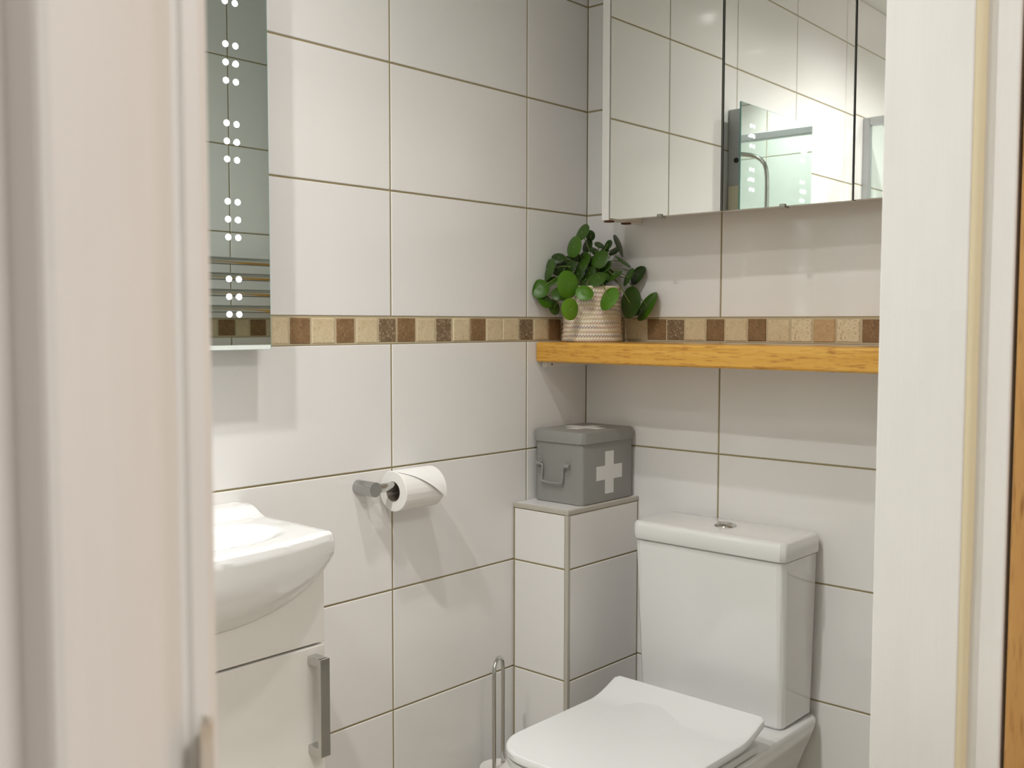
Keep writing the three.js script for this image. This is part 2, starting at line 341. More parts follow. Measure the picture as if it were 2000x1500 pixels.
{
  const g = thing('door_frame', 'white painted door frame with moulded architrave', 'door frame', [HX, FL, (DZ0 + DZ1) / 2], null, 'structure');
  const a = DZ0, b = DZ1, x0 = W - 0.001, x1 = HX + 0.0105;
  part(g, 'jamb', boxUV(rbox(x0, x1, FL, DHEAD + LIN, a - LIN, a, 0.002), 'y'), M.paint);
  part(g, 'jamb', boxUV(rbox(x0, x1, FL, DHEAD + LIN, b, b + LIN, 0.002), 'y'), M.paint);
  part(g, 'head', boxUV(rbox(x0, x1, DHEAD, DHEAD + LIN, a, b, 0.002), 'z'), M.paint);
  part(g, 'door_stop', boxUV(rbox(x0, W + STOP, FL, DHEAD, a, a + SP, 0.0018), 'y'), M.paint);
  part(g, 'door_stop', boxUV(rbox(x0, W + STOP, FL, DHEAD, b - SP, b, 0.0018), 'y'), M.paint);
  part(g, 'door_stop', boxUV(rbox(x0, W + STOP, DHEAD - SP, DHEAD, a + SP, b - SP, 0.0018), 'z'), M.paint);
  // yellowed old sealant in the corner of the rebate
  const bead = []; for (let k = 0; k <= 24; k++) { const t = k / 24; bead.push([W + STOP + 0.0005 + 0.001 * (vnoise(k * 0.9, 3) - 0.5), FL + 0.001 + t * (DHEAD - FL - 0.002), a + 0.0035]); }
  part(g, 'sealant_bead', tube(bead, 0.0072, 60, 8), M.yellowed, g, 'yellowed bead of sealant');
  // moulded architrave, latch side: profile (distance from the edge, thickness) swept up the jamb
  const prof = [[0, 0], [0, 0.010], [0.0015, 0.0125], [0.0045, 0.0135], [0.0085, 0.0125], [0.0095, 0.0108], [0.0105, 0.0105], [0.0125, 0.0122], [0.0165, 0.0150], [0.0215, 0.0170], [0.0240, 0.0174], [0.0275, 0.0179], [0.0310, 0.0189], [0.0330, 0.0190], [0.0470, 0.0190], [0.0492, 0.0178], [0.0500, 0.0160], [0.0500, 0]];
  const ax = HX + 0.012, az = b - 0.006;
  const rings = [FL, DHEAD + 0.05].map((y) => prof.map(([d, th]) => [ax + th, y, az + d]));
  const arch = loft(rings, { angle: 0.35 });
  part(g, 'architrave', boxUV(arch, 'y'), M.paint);
  const rings2 = [FL, DHEAD + 0.05].map((y) => prof.map(([d, th]) => [ax + th, y, a - 0.016 - d]).reverse());
  part(g, 'architrave', boxUV(loft(rings2, { angle: 0.35 }), 'y'), M.paint);
  const rings3 = [a - 0.06, b + 0.044].map((z) => prof.map(([d, th]) => [ax + th, DHEAD + 0.004 + d, z]));
  part(g, 'architrave', boxUV(loft(rings3, { angle: 0.35 }), 'z'), M.paint);
  // strike plate with its curled lip at the arris
  const lip = []; const zc = b - 0.0015;
  for (const [x, z] of [[W + STOP + 0.004, zc], [HX + 0.02, zc], [HX + 0.0285, zc + 0.0006], [HX + 0.0325, zc + 0.0032], [HX + 0.033, zc + 0.0058]]) lip.push([x, z]);
  const pr = (y, s) => lip.map(([x, z], i) => [x - s * (i > 2 ? 0.003 : 0), y, z]).concat(lip.map(([x, z]) => [x - 0.0004, y, z + 0.0013]).reverse());
  part(g, 'strike_plate', loft([pr(-0.195, 1), pr(-0.19, 0), pr(-0.129, 0), pr(-0.1225, 1)], { angle: 0.5 }), std({ color: '#cfc8bb', metalness: 0.3, roughness: 0.35 }), g, 'metal strike plate with a curled lip');
}
{
  // oak door, folded back on its hinges along the hall
  const hx = W + WT + 0.0138, hz = DZ0 - 0.0015;
  const g = thing('door_1', 'oak door standing open into the hall', 'door', [hx, FL, hz], null, 'structure');
  const dw = 0.762, th = 0.035;
  part(g, 'leaf', boxUV(rbox(hx, hx + dw, FL + 0.006, DHEAD - 0.003, hz - th, hz, 0.002), 'y'), M.oak);
  for (const y of [-0.98, 0.55]) part(g, 'hinge', merge(cyl([hx - 0.002, y, hz + 0.0], [hx - 0.002, y + 0.09, hz], 0.004)), M.brushed);
}

// ------------------------------------------------------------------ lamps
for (const [x, z, cd, label] of DOWNLIGHTS) {
  const g = thing('downlight', label, 'downlight', [x, CEIL, z], 'ceiling downlights');
  const bez = new THREE.LatheGeometry([[0.029, 0], [0.030, -0.0035], [0.036, -0.0045], [0.0415, -0.002], [0.042, 0]].map((p) => new THREE.Vector2(...p)), 40).translate(x, CEIL, z);
  part(g, 'bezel', bez, M.whiteLam);
  part(g, 'lens', new THREE.CylinderGeometry(0.029, 0.029, 0.002, 32).translate(x, CEIL - 0.0012, z), std({ color: '#ffffff', emissive: DOWN_COLOR, emissiveIntensity: 3 }));
  const s = new THREE.SpotLight(DOWN_COLOR, cd, 0, 1.3, 1, 2);
  s.position.set(x, CEIL - 0.008 + F, z); s.target.position.set(x, 0, z); s.castShadow = true; s.shadow.radius = 1.2; s.shadow.mapSize.set(1024, 1024); s.shadow.bias = -0.0005;
  scene.add(s, s.target);
}
{
  const { x, z, w, power } = HALL_LIGHT;
  const g = thing('ceiling_light', 'flat square white ceiling light in the hall', 'ceiling light', [x, CEIL, z]);
  part(g, 'housing', rbox(x - w / 2 - 0.012, x + w / 2 + 0.012, CEIL - 0.03, CEIL, z - w / 2 - 0.012, z + w / 2 + 0.012, 0.005), M.whiteLam);
  part(g, 'diffuser', box(x - w / 2, x + w / 2, CEIL - 0.033, CEIL - 0.0295, z - w / 2, z + w / 2), std({ color: '#ffffff', emissive: HALL_COLOR, emissiveIntensity: 2 }));
  const r = new THREE.RectAreaLight(HALL_COLOR, power, w, w);
  r.position.set(x, CEIL - 0.036 + F, z); r.lookAt(x, 0, z); scene.add(r);
}

// ------------------------------------------------------------------ illuminated mirror
{
  const x1 = 0.06, z0 = 0.9687, z1 = 1.466, y0 = -0.0585, y1 = 0.640;
  const g = thing('led_mirror', 'tall mirror with columns of bright LED dots and glowing copies for their reflections above the basin', 'mirror', [0, y0, (z0 + z1) / 2]);
  part(g, 'housing', rbox(0.0005, x1 - 0.005, y0 + 0.012, y1 - 0.012, z0 + 0.034, z1 - 0.034, 0.003), std({ color: '#c3c5c8', roughness: 0.4 }));
  const edge = part(g, 'glass_edge', box(x1 - 0.005, x1 - 0.0003, y0, y1, z0, z1), M.glassEdge, g, 'green ground edge of the glass');
  part(g, 'mirror_glass', box(x1 - 0.0006, x1, y0 + 0.008, y1 - 0.001, z0 + 0.001, z1 - 0.001), M.mirrorCool);
  part(g, 'frosted_strip', box(x1 - 0.0006, x1, y0 + 0.0004, y0 + 0.008, z0 + 0.001, z1 - 0.001), std({ color: '#e8efea', roughness: 0.5 }), g, 'white strip along the bottom edge');
  const led_and_ghost = std({ color: '#ffffff', emissive: new THREE.Color().setRGB(0.92, 0.95, 1.0), emissiveIntensity: 4 });
  const disc = new THREE.CylinderGeometry(0.0052, 0.0052, 0.0012, 16).rotateZ(-Math.PI / 2);
  for (const zc of [[1.0315, 1.0505], [z1 - 0.0625, z1 - 0.0815]]) for (let k = 0; k < 5; k++) for (let q = 0; q < 3; q++) {
    const y = 0.0017 + k * 0.1292 + q * 0.0297; if (y > y1 - 0.02) continue;
    for (const z of zc) { const m = mesh('led_and_ghost', disc, led_and_ghost, g); m.position.set(x1 + 0.0004 - g.position.x, y + F - g.position.y, z - g.position.z); }  // second glowing disc of each pair stands in for the LED's reflection in glass
  }
  for (const z of [1.0315, z1 - 0.0625]) for (let k = 0; k < 5; k++) { const p = new THREE.PointLight(new THREE.Color().setRGB(0.88, 0.94, 1.0), 0.0025); p.position.set(x1 + 0.0045, 0.0314 + k * 0.1292 + F, z); p.castShadow = true; p.shadow.radius = 0.15; scene.add(p); }
  part(g, 'sensor', cyl([0.028, 0.475, z0 + 0.0345], [0.028, 0.475, z0 + 0.0325], 0.008), M.dark, g, 'small dark sensor on the side');
  part(g, 'socket_cover', rbox(0.006, 0.042, 0.305, 0.40, z0 + 0.026, z0 + 0.036, 0.003), M.cream, g, 'cream shaver socket cover on the side');
}

// ------------------------------------------------------------------ mirror cabinet
{
  const x0 = 0.1475, x1 = 1.04, y0 = 0.2212, y1 = 0.86, zf = 0.135, t = 0.0208;
  const g = thing('mirror_cabinet', 'white wall cabinet with three mirrored doors above the cistern', 'cabinet', [(x0 + x1) / 2, y0, 0]);
  part(g, 'side_panel', rbox(x0, x0 + t - 0.001, y0, y1, 0.0015, zf, 0.0012), M.whiteLam);
  part(g, 'side_panel', rbox(x1 - t + 0.001, x1, y0, y1, 0.0015, zf, 0.0012), M.whiteLam);
  part(g, 'carcass', merge(box(x0 + t, x1 - t, y0 + 0.0185, y0 + 0.034, 0.0015, zf - 0.022), box(x0 + t, x1 - t, y1 - 0.016, y1, 0.0015, zf - 0.022), box(x0 + t, x1 - t, y0 + 0.0185, y1, 0.0015, 0.008)), M.whiteLam);
  const cuts = [x0 + t + 0.0005, 0.4572, 0.7372, x1 - t - 0.0005], yaw = [0.004, 0.0165, 0.012];
  for (let k = 0; k < 3; k++) {
    const a = cuts[k] + (k === 2 ? 0.0045 : 0.0018), b = cuts[k + 1] - 0.0018, hinge = a, zz = zf, back = k === 1 ? 0.003 : 0;
    const turn = (q) => q.translate(-hinge, 0, -zz).rotateY(yaw[k]).translate(hinge, 0, zz - back);
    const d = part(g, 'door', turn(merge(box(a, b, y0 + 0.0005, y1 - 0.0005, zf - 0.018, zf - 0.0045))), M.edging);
    part(g, 'door_board', turn(box(a + 0.001, b - 0.001, y0 - 0.0005, y1 - 0.001, zf - 0.0175, zf - 0.005)), M.whiteLam, d);
    part(g, 'mirror_glass', turn(box(a + 0.0008, b - 0.0008, y0, y1 - 0.0005, zf - 0.0046, zf)), M.mirror, d);
    const kx = [0.306, 0.594, 0.89][k];
    part(g, 'finger_pull', turn(merge(rbox(kx - 0.006, kx + 0.006, y0 - 0.0045, y0 + 0.0005, zf - 0.016, zf + 0.0045, 0.0015), rbox(kx - 0.006, kx + 0.006, y0 - 0.0045, y0 + 0.004, zf + 0.001, zf + 0.0045, 0.0012))), M.brushed, d, 'small metal finger pull');
  }
  part(g, 'pad', cyl([0.1585, y0 - 0.003, 0.121], [0.1585, y0, 0.121], 0.0118), M.brownPad, g, 'brown pad under the corner');
  part(g, 'pad', cyl([0.1585, y0 - 0.003, 0.055], [0.1585, y0, 0.055], 0.0118), M.brownPad);
}

// ------------------------------------------------------------------ shelf
{
  const y0 = -0.1035, y1 = -0.0562, d = 0.195;
  const g = thing('wall_shelf', 'thick honey-coloured wooden shelf running along the cistern wall', 'shelf', [W / 2, y0, d / 2]);
  part(g, 'board', boxUV(new RoundedBoxGeometry(W - 0.002, y1 - y0, d - 0.001, 4, 0.006).translate(W / 2, (y0 + y1) / 2, d / 2 + 0.0005), 'x'), M.shelf);
  const b = part(g, 'support_batten', rbox(0.0006, 0.016, y0 - 0.0125, y0, 0.01, 0.172, 0.002), M.whiteLam, g, 'white batten under the end of the shelf');
  part(g, 'screw', cyl([0.015, y0 - 0.0062, 0.152], [0.0165, y0 - 0.0062, 0.152], 0.0022), M.dark, b);
  part(g, 'support_batten', rbox(W - 0.016, W - 0.0006, y0 - 0.0125, y0, 0.01, 0.172, 0.002), M.whiteLam);
}

// ------------------------------------------------------------------ toilet
{
  const cx = 0.447;
  const g = thing('toilet', 'white close-coupled toilet with square cistern and closed lid', 'toilet', [cx, FL, 0.3]);
  // pan
  const bx0 = 0.282, bx1 = 0.636, rim = -0.838;
  const secs = [[FL, 0.345, 0.573, 0.03, 0.50, 0.03, 0.09], [FL + 0.03, 0.35, 0.568, 0.03, 0.49, 0.03, 0.09], [-1.08, 0.348, 0.57, 0.025, 0.50, 0.03, 0.1], [-0.98, 0.325, 0.593, 0.018, 0.56, 0.03, 0.12], [-0.92, 0.304, 0.614, 0.012, 0.605, 0.03, 0.11], [-0.88, 0.29, 0.628, 0.0065, 0.632, 0.03, 0.1], [-0.855, bx0, bx1, 0.004, 0.642, 0.03, 0.095], [rim - 0.005, bx0, bx1, 0.004, 0.643, 0.03, 0.095], [rim - 0.001, bx0 + 0.002, bx1 - 0.002, 0.006, 0.641, 0.03, 0.094], [rim, bx0 + 0.005, bx1 - 0.005, 0.009, 0.638, 0.03, 0.092]];
  part(g, 'pan', loft(secs.map(([y, a, b, c, d, rb, rf]) => ring(y, a, b, c, d, rb, rf)), { angle: 0.6 }), M.ceramic);
  // cistern
  const cs = [[-0.837, 0.276, 0.616, 0.014, 0.143, 0.014], [-0.832, 0.272, 0.62, 0.012, 0.147, 0.018], [-0.7, 0.268, 0.623, 0.012, 0.153, 0.018], [-0.4905, 0.264, 0.6275, 0.012, 0.164, 0.018]];
  part(g, 'cistern', loft(cs.map(([y, a, b, c, d, r]) => ring(y, a, b, c, d, 0.012, r)), { angle: 0.6 }), M.ceramic);
  part(g, 'cistern_neck', loft([-0.4905, -0.4865].map((y) => ring(y, 0.27, 0.621, 0.016, 0.157, 0.012, 0.016))), M.ceramic);
  const lt = -0.447, ls = [[-0.4875, 0.2635, 0.6305, 0.010, 0.169, 0.016], [-0.485, 0.262, 0.632, 0.0095, 0.171, 0.018], [lt - 0.012, 0.262, 0.632, 0.0095, 0.171, 0.018], [lt - 0.006, 0.2635, 0.6305, 0.011, 0.1695, 0.017], [lt - 0.002, 0.2675, 0.6265, 0.015, 0.1655, 0.014], [lt, 0.273, 0.621, 0.02, 0.16, 0.012]];
  part(g, 'cistern_lid', loft(ls.map(([y, a, b, c, d, r]) => ring(y, a, b, c, d, Math.min(r, 0.012), r)), { angle: 1.0 }), M.ceramic);
  const bt = part(g, 'flush_button', new THREE.LatheGeometry([[0, 0.0075], [0.012, 0.0072], [0.0165, 0.0058], [0.0178, 0.004], [0.022, 0.0034], [0.0235, 0.0015], [0.0237, -0.001]].map((p) => new THREE.Vector2(...p)), 40).translate(cx + 0.005, lt, 0.09), M.chrome, g, 'round chrome flush button');
  part(g, 'button_divide', box(cx - 0.0105, cx + 0.0205, lt + 0.006, lt + 0.0077, 0.0893, 0.0907), M.brushed, bt);
  // seat ring and lid (upswept at the back)
  const plan = (inset) => { const pts = []; const x0 = 0.28 + inset, x1 = 0.638 - inset, zf = 0.655 - inset, zb = 0.245 + inset, rf = 0.085; const n = 14;
    const line = (ax, az, bx, bz, k) => { for (let i = 0; i < k; i++) pts.push([ax + (bx - ax) * i / k, az + (bz - az) * i / k]); };
    line(x0 + 0.008, zb, x1 - 0.008, zb, 12); line(x1 - 0.008, zb, x1, zb + 0.008, 2); line(x1, zb + 0.008, x1 - 0.002, zf - rf, 60);
    for (let k = 0; k <= n; k++) { const a = (Math.PI / 2) * k / n; pts.push([x1 - 0.002 - rf + rf * Math.cos(a), zf - rf + rf * Math.sin(a)]); }
    line(x1 - 0.002 - rf, zf, x0 + 0.002 + rf, zf, 8);
    for (let k = 0; k <= n; k++) { const a = Math.PI / 2 + (Math.PI / 2) * k / n; pts.push([x0 + 0.002 + rf + rf * Math.cos(a), zf - rf + rf * Math.sin(a)]); }
    line(x0 + 0.002, zf - rf, x0, zb + 0.008, 60); line(x0, zb + 0.008, x0 + 0.008, zb, 2); return pts; };
  const lift = (z) => { const t = clamp((0.345 - z) / 0.1, 0, 1); return 0.028 * t * t * (1.6 - 0.6 * t); };
  const lay = (y, ins) => plan(ins).map(([x, z]) => [x, y + lift(z), z]);
  // top of the lid as a grid so that the upsweep stays smooth
  const outer = [lay(-0.8155, 0.0015), lay(-0.814, 0), lay(-0.804, 0), lay(-0.8012, 0.0016), lay(-0.8, 0.0045)];
  const topRows = []; {
    const i = 0.0045, x0 = 0.28 + i, x1 = 0.638 - i, zf = 0.655 - i, zb = 0.245 + i, rf = 0.085, N = 64;
    for (let k = 0; k <= N; k++) {
      const t = k / N, z = zb + (zf - zb) * (t < 0.6 ? t / 0.6 * 0.75 : 0.75 + 0.25 * Math.sin((t - 0.6) / 0.4 * Math.PI / 2)), c = Math.max(0, z - (zf - rf)), o = rf - Math.sqrt(Math.max(0, rf * rf - c * c)) + Math.max(0, zb + 0.008 - z) + 0.002 * clamp((z - zb) / (zf - rf - zb), 0, 1);
      topRows.push(Array.from({ length: 13 }, (_, j) => [x0 + o + (x1 - x0 - 2 * o) * j / 12, -0.8 + lift(z), z]));
    }
  }
  const side = loft(outer, { angle: 0.6, cap1: false, cap0: true }), topFace = loft(topRows.reverse(), { closed: false, cap0: false, cap1: false, angle: 1.2 });
  part(g, 'seat_lid', merge(side, topFace), M.seat);
  part(g, 'seat', loft([ring(-0.835, 0.284, 0.634, 0.262, 0.65, 0.02, 0.083), ring(-0.833, 0.282, 0.636, 0.26, 0.652, 0.02, 0.084), ring(-0.821, 0.282, 0.636, 0.26, 0.652, 0.02, 0.084), ring(-0.819, 0.285, 0.633, 0.263, 0.649, 0.02, 0.082)], { angle: 0.6 }), M.seat);
  for (const x of [0.34, 0.578]) part(g, 'hinge', merge(cyl([x, -0.838, 0.228], [x, -0.822, 0.228], 0.011), cyl([x, -0.812, 0.225], [x, -0.812, 0.262], 0.0085)), M.chrome);
}

// ------------------------------------------------------------------ toilet brush
{
  const x = 0.085, z = 0.412;
  const g = thing('toilet_brush', 'toilet brush with a looped chrome wire handle in a white holder', 'toilet brush', [x, FL, z]);
  part(g, 'holder', new THREE.LatheGeometry([[0, 0.001], [0.046, 0.001], [0.05, 0.006], [0.05, 0.22], [0.0475, 0.226], [0.044, 0.226], [0.042, 0.222], [0.042, 0.02], [0, 0.018]].map((p) => new THREE.Vector2(...p)), 40).translate(x, FL, z), M.ceramic);
  const hw = 0.025, top = -0.765, dx = -0.35, dz = -0.94; // loop turned slightly from the wall
  const P = (s, y) => [x + dx * s * -1, y, z + dz * s * -1];
  const pts = [P(-hw, -0.98), P(-hw, -0.9), P(-hw, top)];
  for (let k = 1; k < 10; k++) { const a = Math.PI - Math.PI * k / 10; pts.push(P(hw * Math.cos(a), top + hw * Math.sin(a))); }
  pts.push(P(hw, top), P(hw, -0.9), P(hw, -0.98));
  const h = part(g, 'handle', tube(pts, 0.0044, 120, 12), M.chrome, g, 'looped chrome wire handle');
  part(g, 'handle_cap', new THREE.CylinderGeometry(0.041, 0.041, 0.006, 36).translate(x, -0.985, z), M.whiteLam, h);
}

// ------------------------------------------------------------------ vanity unit and basin
const VZ = 1.215;
{
  const z0 = VZ - 0.208, z1 = VZ + 0.208, xf = 0.255, top = -0.3805;
  const g = thing('vanity_unit', 'cream gloss vanity cupboard under the basin', 'vanity unit', [0.12, FL, VZ]);
  part(g, 'side_panel', box(0.001, xf - 0.018, FL + 0.001, top, z0 + 0.001, z0 + 0.017), M.gloss);
  part(g, 'side_panel', box(0.001, xf - 0.018, FL + 0.001, top, z1 - 0.017, z1 - 0.001), M.gloss);
  part(g, 'base_panel', box(0.001, xf - 0.02, FL + 0.1, FL + 0.116, z0 + 0.017, z1 - 0.017), M.gloss);
  part(g, 'plinth', box(0.19, 0.205, FL + 0.001, FL + 0.1, z0 + 0.017, z1 - 0.017), M.gloss);
  part(g, 'fascia', rbox(xf - 0.018, xf - 0.001, -0.5255, top, z0, z1, 0.0015), M.gloss);
  const d = part(g, 'door', rbox(xf - 0.018, xf, FL + 0.1, -0.529, z0, z1, 0.003), M.gloss);
  const hz = z0 + 0.026, hx = xf + 0.034;
  part(g, 'handle', merge(rbox(hx - 0.008, hx, -0.699, -0.5415, hz - 0.0095, hz + 0.0095, 0.001), rbox(xf - 0.001, hx - 0.004, -0.5545, -0.5415, hz - 0.009, hz + 0.009, 0.001), rbox(xf - 0.001, hx - 0.004, -0.699, -0.686, hz - 0.009, hz + 0.009, 0.001)), M.chrome, d, 'square chrome bar handle');
  part(g, 'cross_rail', box(xf - 0.05, xf - 0.032, -0.545, -0.51, z0 + 0.017, z1 - 0.017), M.gloss);
}
{
  const hw = 0.2195, n = 56, profs = [];
  const ys = [...Array(n + 1)].map((_, i) => -Math.cos(Math.PI * i / n)).map((u) => Math.sign(u) * Math.pow(Math.abs(u), 0.9));
  const topY = (x, u, fx) => {
    const s = x / fx;
    let y = -0.3455 + 0.0165 * sm(clamp((0.085 - x) / 0.05, 0, 1)) * (1 - sm(clamp((Math.abs(u) - 0.78) / 0.2, 0, 1)) * 0.0);
    const ex = (x - 0.168) / 0.083, ez = u * hw / 0.17, e = Math.pow(Math.pow(Math.abs(ex), 2.6) + Math.pow(Math.abs(ez), 2.6), 1 / 2.6);
    y -= 0.085 * (1 - sm(clamp((e - 0.35) / 0.68, 0, 1)));
    return y;
  };
  for (const u of ys) {
    const au = Math.abs(u), fx = 0.268 + 0.032 * (1 - au * au), edge = clamp((1 - au) / 0.035, 0, 1), rnde = 0.006 * (1 - Math.sqrt(1 - (1 - edge) ** 2));
    const drop = 0.044 + 0.077 * Math.pow(1 - Math.pow(au, 2.2), 0.75), yb = -0.3455 - drop, p = [], z = VZ + u * hw;
    const K = 40, bot = (x) => Math.min(-0.3785, topY(x, u, fx) - 0.014);
    for (let k = 0; k <= K; k++) { const x = 0.0008 + (fx - 0.0118) * k / K; p.push([x, topY(x, u, fx) - rnde, z]); }
    const yt = topY(fx - 0.011, u, fx) - rnde;
    for (let k = 1; k <= 8; k++) { const a = Math.PI / 2 * k / 8; p.push([fx - 0.011 + 0.011 * Math.sin(a), yt - 0.011 * (1 - Math.cos(a)), z]); }
    const y1 = yt - 0.011;
    for (let k = 1; k <= 14; k++) { const t = k / 14; p.push([fx - (fx - 0.2585) * (0.1 * t + 0.9 * t * t * t * t), y1 + (yb - y1) * t, z]); }
    p.push([0.2562, yb + 0.0005, z], [0.2562, Math.min(-0.3785, yb + 0.002) > yb ? -0.3785 : yb + 0.001, z]);
    for (let k = 1; k <= 20; k++) { const x = 0.2562 - (0.2562 - 0.0008) * k / 20; p.push([x, bot(x), z]); }
    profs.push(p);
  }
  const g = thing('basin', 'white ceramic basin with a bowed front on the vanity cupboard', 'basin', [0.13, -0.38, VZ]);
  part(g, 'bowl', loft(profs.reverse(), { angle: 0.75 }), M.ceramic);
}

// ------------------------------------------------------------------ toilet roll and holder
{
  const z = 0.729, y = -0.336, xo = 0.045;
  const g = thing('toilet_roll_holder', 'chrome toilet roll holder on the wall beside the basin', 'roll holder', [0, y, z]);
  part(g, 'post', cyl([0.0004, y, z], [xo + 0.009, y, z], 0.0145, 0.0145, 32), std({ color: '#b4b4b2', metalness: 1, roughness: 0.3 }));
  part(g, 'bar', cyl([xo, y, z - 0.012], [xo, y, z - 0.148], 0.009, 0.009, 28), M.chrome);
}
{
  const cx = 0.045, R = 0.0405, ri = 0.0195, z1 = 0.677, z0 = 0.574, cy = -0.336 + 0.009 - ri;
  const g = thing('toilet_roll', 'white toilet roll with its loose end folded to a point', 'toilet roll', [cx, cy - R, (z0 + z1) / 2]);
  const paper = std({ color: '#efece7', roughness: 0.95 });
  const prof = [[ri + 0.0008, 0], [R - 0.001, 0], [R, 0.001], [R, z1 - z0 - 0.001], [R - 0.001, z1 - z0], [ri + 0.0008, z1 - z0], [ri + 0.0008, 0]].map((p) => new THREE.Vector2(...p));
  part(g, 'roll', crease(new THREE.LatheGeometry(prof, 56).rotateX(Math.PI / 2).translate(cx, cy, z0), 0.6), paper);
  part(g, 'core', crease(new THREE.LatheGeometry([[ri, -0.0003], [ri + 0.0008, -0.0003], [ri + 0.0008, z1 - z0 + 0.0003], [ri, z1 - z0 + 0.0003], [ri, -0.0003]].map((p) => new THREE.Vector2(...p)), 40).rotateX(Math.PI / 2).translate(cx, cy, z0), 0.6), std({ color: '#8d8579', roughness: 0.9 }), g, 'grey-brown cardboard core');
  // loose sheet: over the top and down the front, its end cut by the diagonal of the fold
  const rings = []; const na = 18;
  for (let i = 0; i <= 12; i++) {
    const t = i / 12, z = z1 - 0.002 - (z1 - z0 - 0.003) * t, aEnd = 0.35 + 1.62 * t, top = [], bot = [];
    for (let k = 0; k <= na; k++) { const a = -0.5 + (aEnd + 0.5) * k / na, r = R + 0.0008 + 0.0065 * Math.pow(Math.max(0, a) / 1.6, 1.5); top.push([cx + r * Math.sin(a), cy + r * Math.cos(a), z]); bot.push([cx + (r - 0.0007) * Math.sin(a), cy + (r - 0.0007) * Math.cos(a), z]); }
    rings.push(top.concat(bot.reverse()));
  }
  part(g, 'loose_sheet', loft(rings, { angle: 0.6 }), std({ color: '#f3f1ee', roughness: 0.95 }));
}

// ------------------------------------------------------------------ first aid tin
{
  const x0 = 0.009, x1 = 0.1535, z0 = 0.0075, z1 = 0.2085, y0 = BT + 0.0004, yb = -0.2865, yt = -0.259;
  const g = thing('first_aid_tin', 'grey metal first aid tin with a white cross on the tiled boxing', 'first aid tin', [(x0 + x1) / 2, y0, (z0 + z1) / 2]);
  const grey = phys({ color: '#92918c', roughness: 0.42 });
  const white = std({ color: '#e2e1de', roughness: 0.5 });
  part(g, 'body', loft([ring(y0, x0 + 0.002, x1 - 0.002, z0 + 0.002, z1 - 0.002, 0.015, 0.015, 8), ring(y0 + 0.002, x0, x1, z0, z1, 0.016, 0.016, 8), ring(yb + 0.008, x0, x1, z0, z1, 0.016, 0.016, 8)], { angle: 0.5 }), grey);
  const o = 0.0035, lr = (y, i, r) => ring(y, x0 - o + i, x1 + o - i, z0 - o + i, z1 + o - i, r, r, 8);
  const lid = part(g, 'lid', loft([lr(yb, 0.0012, 0.018), lr(yb, 0, 0.019), lr(yb + 0.0015, -0.0006, 0.0195), lr(yb + 0.003, 0, 0.019), lr(yt - 0.005, 0, 0.019), lr(yt - 0.002, 0.0012, 0.018), lr(yt, 0.005, 0.015)], { angle: 0.6 }), grey);
  const cross = (a, b) => new THREE.ExtrudeGeometry(new THREE.Shape([[-b, -a], [b, -a], [b, -b], [a, -b], [a, b], [b, b], [b, a], [-b, a], [-b, b], [-a, b], [-a, -b], [-b, -b]].map((p) => new THREE.Vector2(...p))), { depth: 0.0005, bevelEnabled: false });
  const body = g.children[0];
  part(g, 'white_cross', cross(0.0495, 0.0165).rotateY(Math.PI / 2).translate(x1 + 0.0001, -0.3583, 0.1068), white, body, 'white cross on the side');
  part(g, 'white_cross', cross(0.0495, 0.0165).rotateX(-Math.PI / 2).translate((x0 + x1) / 2, yt + 0.0001, (z0 + z1) / 2), white, lid, 'white cross on the lid');
  // folding wire handle on the end
  const hz = z1 + 0.006, hy = -0.339;
  for (const x of [0.029, 0.1135]) {
    const b = part(g, 'handle_bracket', merge(rbox(x - 0.006, x + 0.006, hy - 0.021, hy + 0.019, z1 - 0.0004, z1 + 0.0014, 0.0006), cyl([x - 0.0065, hy, z1 + 0.0045], [x + 0.0065, hy, z1 + 0.0045], 0.0052, 0.0052, 16)), grey);
    for (const dy of [0.0125, -0.0145]) part(g, 'rivet', new THREE.SphereGeometry(0.0026, 10, 8).scale(1, 1, 0.55).translate(x, hy + dy, z1 + 0.0014), grey, b);
  }
  part(g, 'handle', tube([[0.024, hy, hz], [0.036, hy, hz], [0.0395, hy - 0.003, hz], [0.0405, hy - 0.008, hz], [0.0405, hy - 0.034, hz + 0.003], [0.042, hy - 0.038, hz + 0.0035], [0.046, hy - 0.0395, hz + 0.0035], [0.0965, hy - 0.0395, hz + 0.0035], [0.1005, hy - 0.038, hz + 0.0035], [0.102, hy - 0.034, hz + 0.003], [0.102, hy - 0.008, hz], [0.103, hy - 0.003, hz], [0.1065, hy, hz], [0.1185, hy, hz]], 0.0026, 90, 8), grey);
}

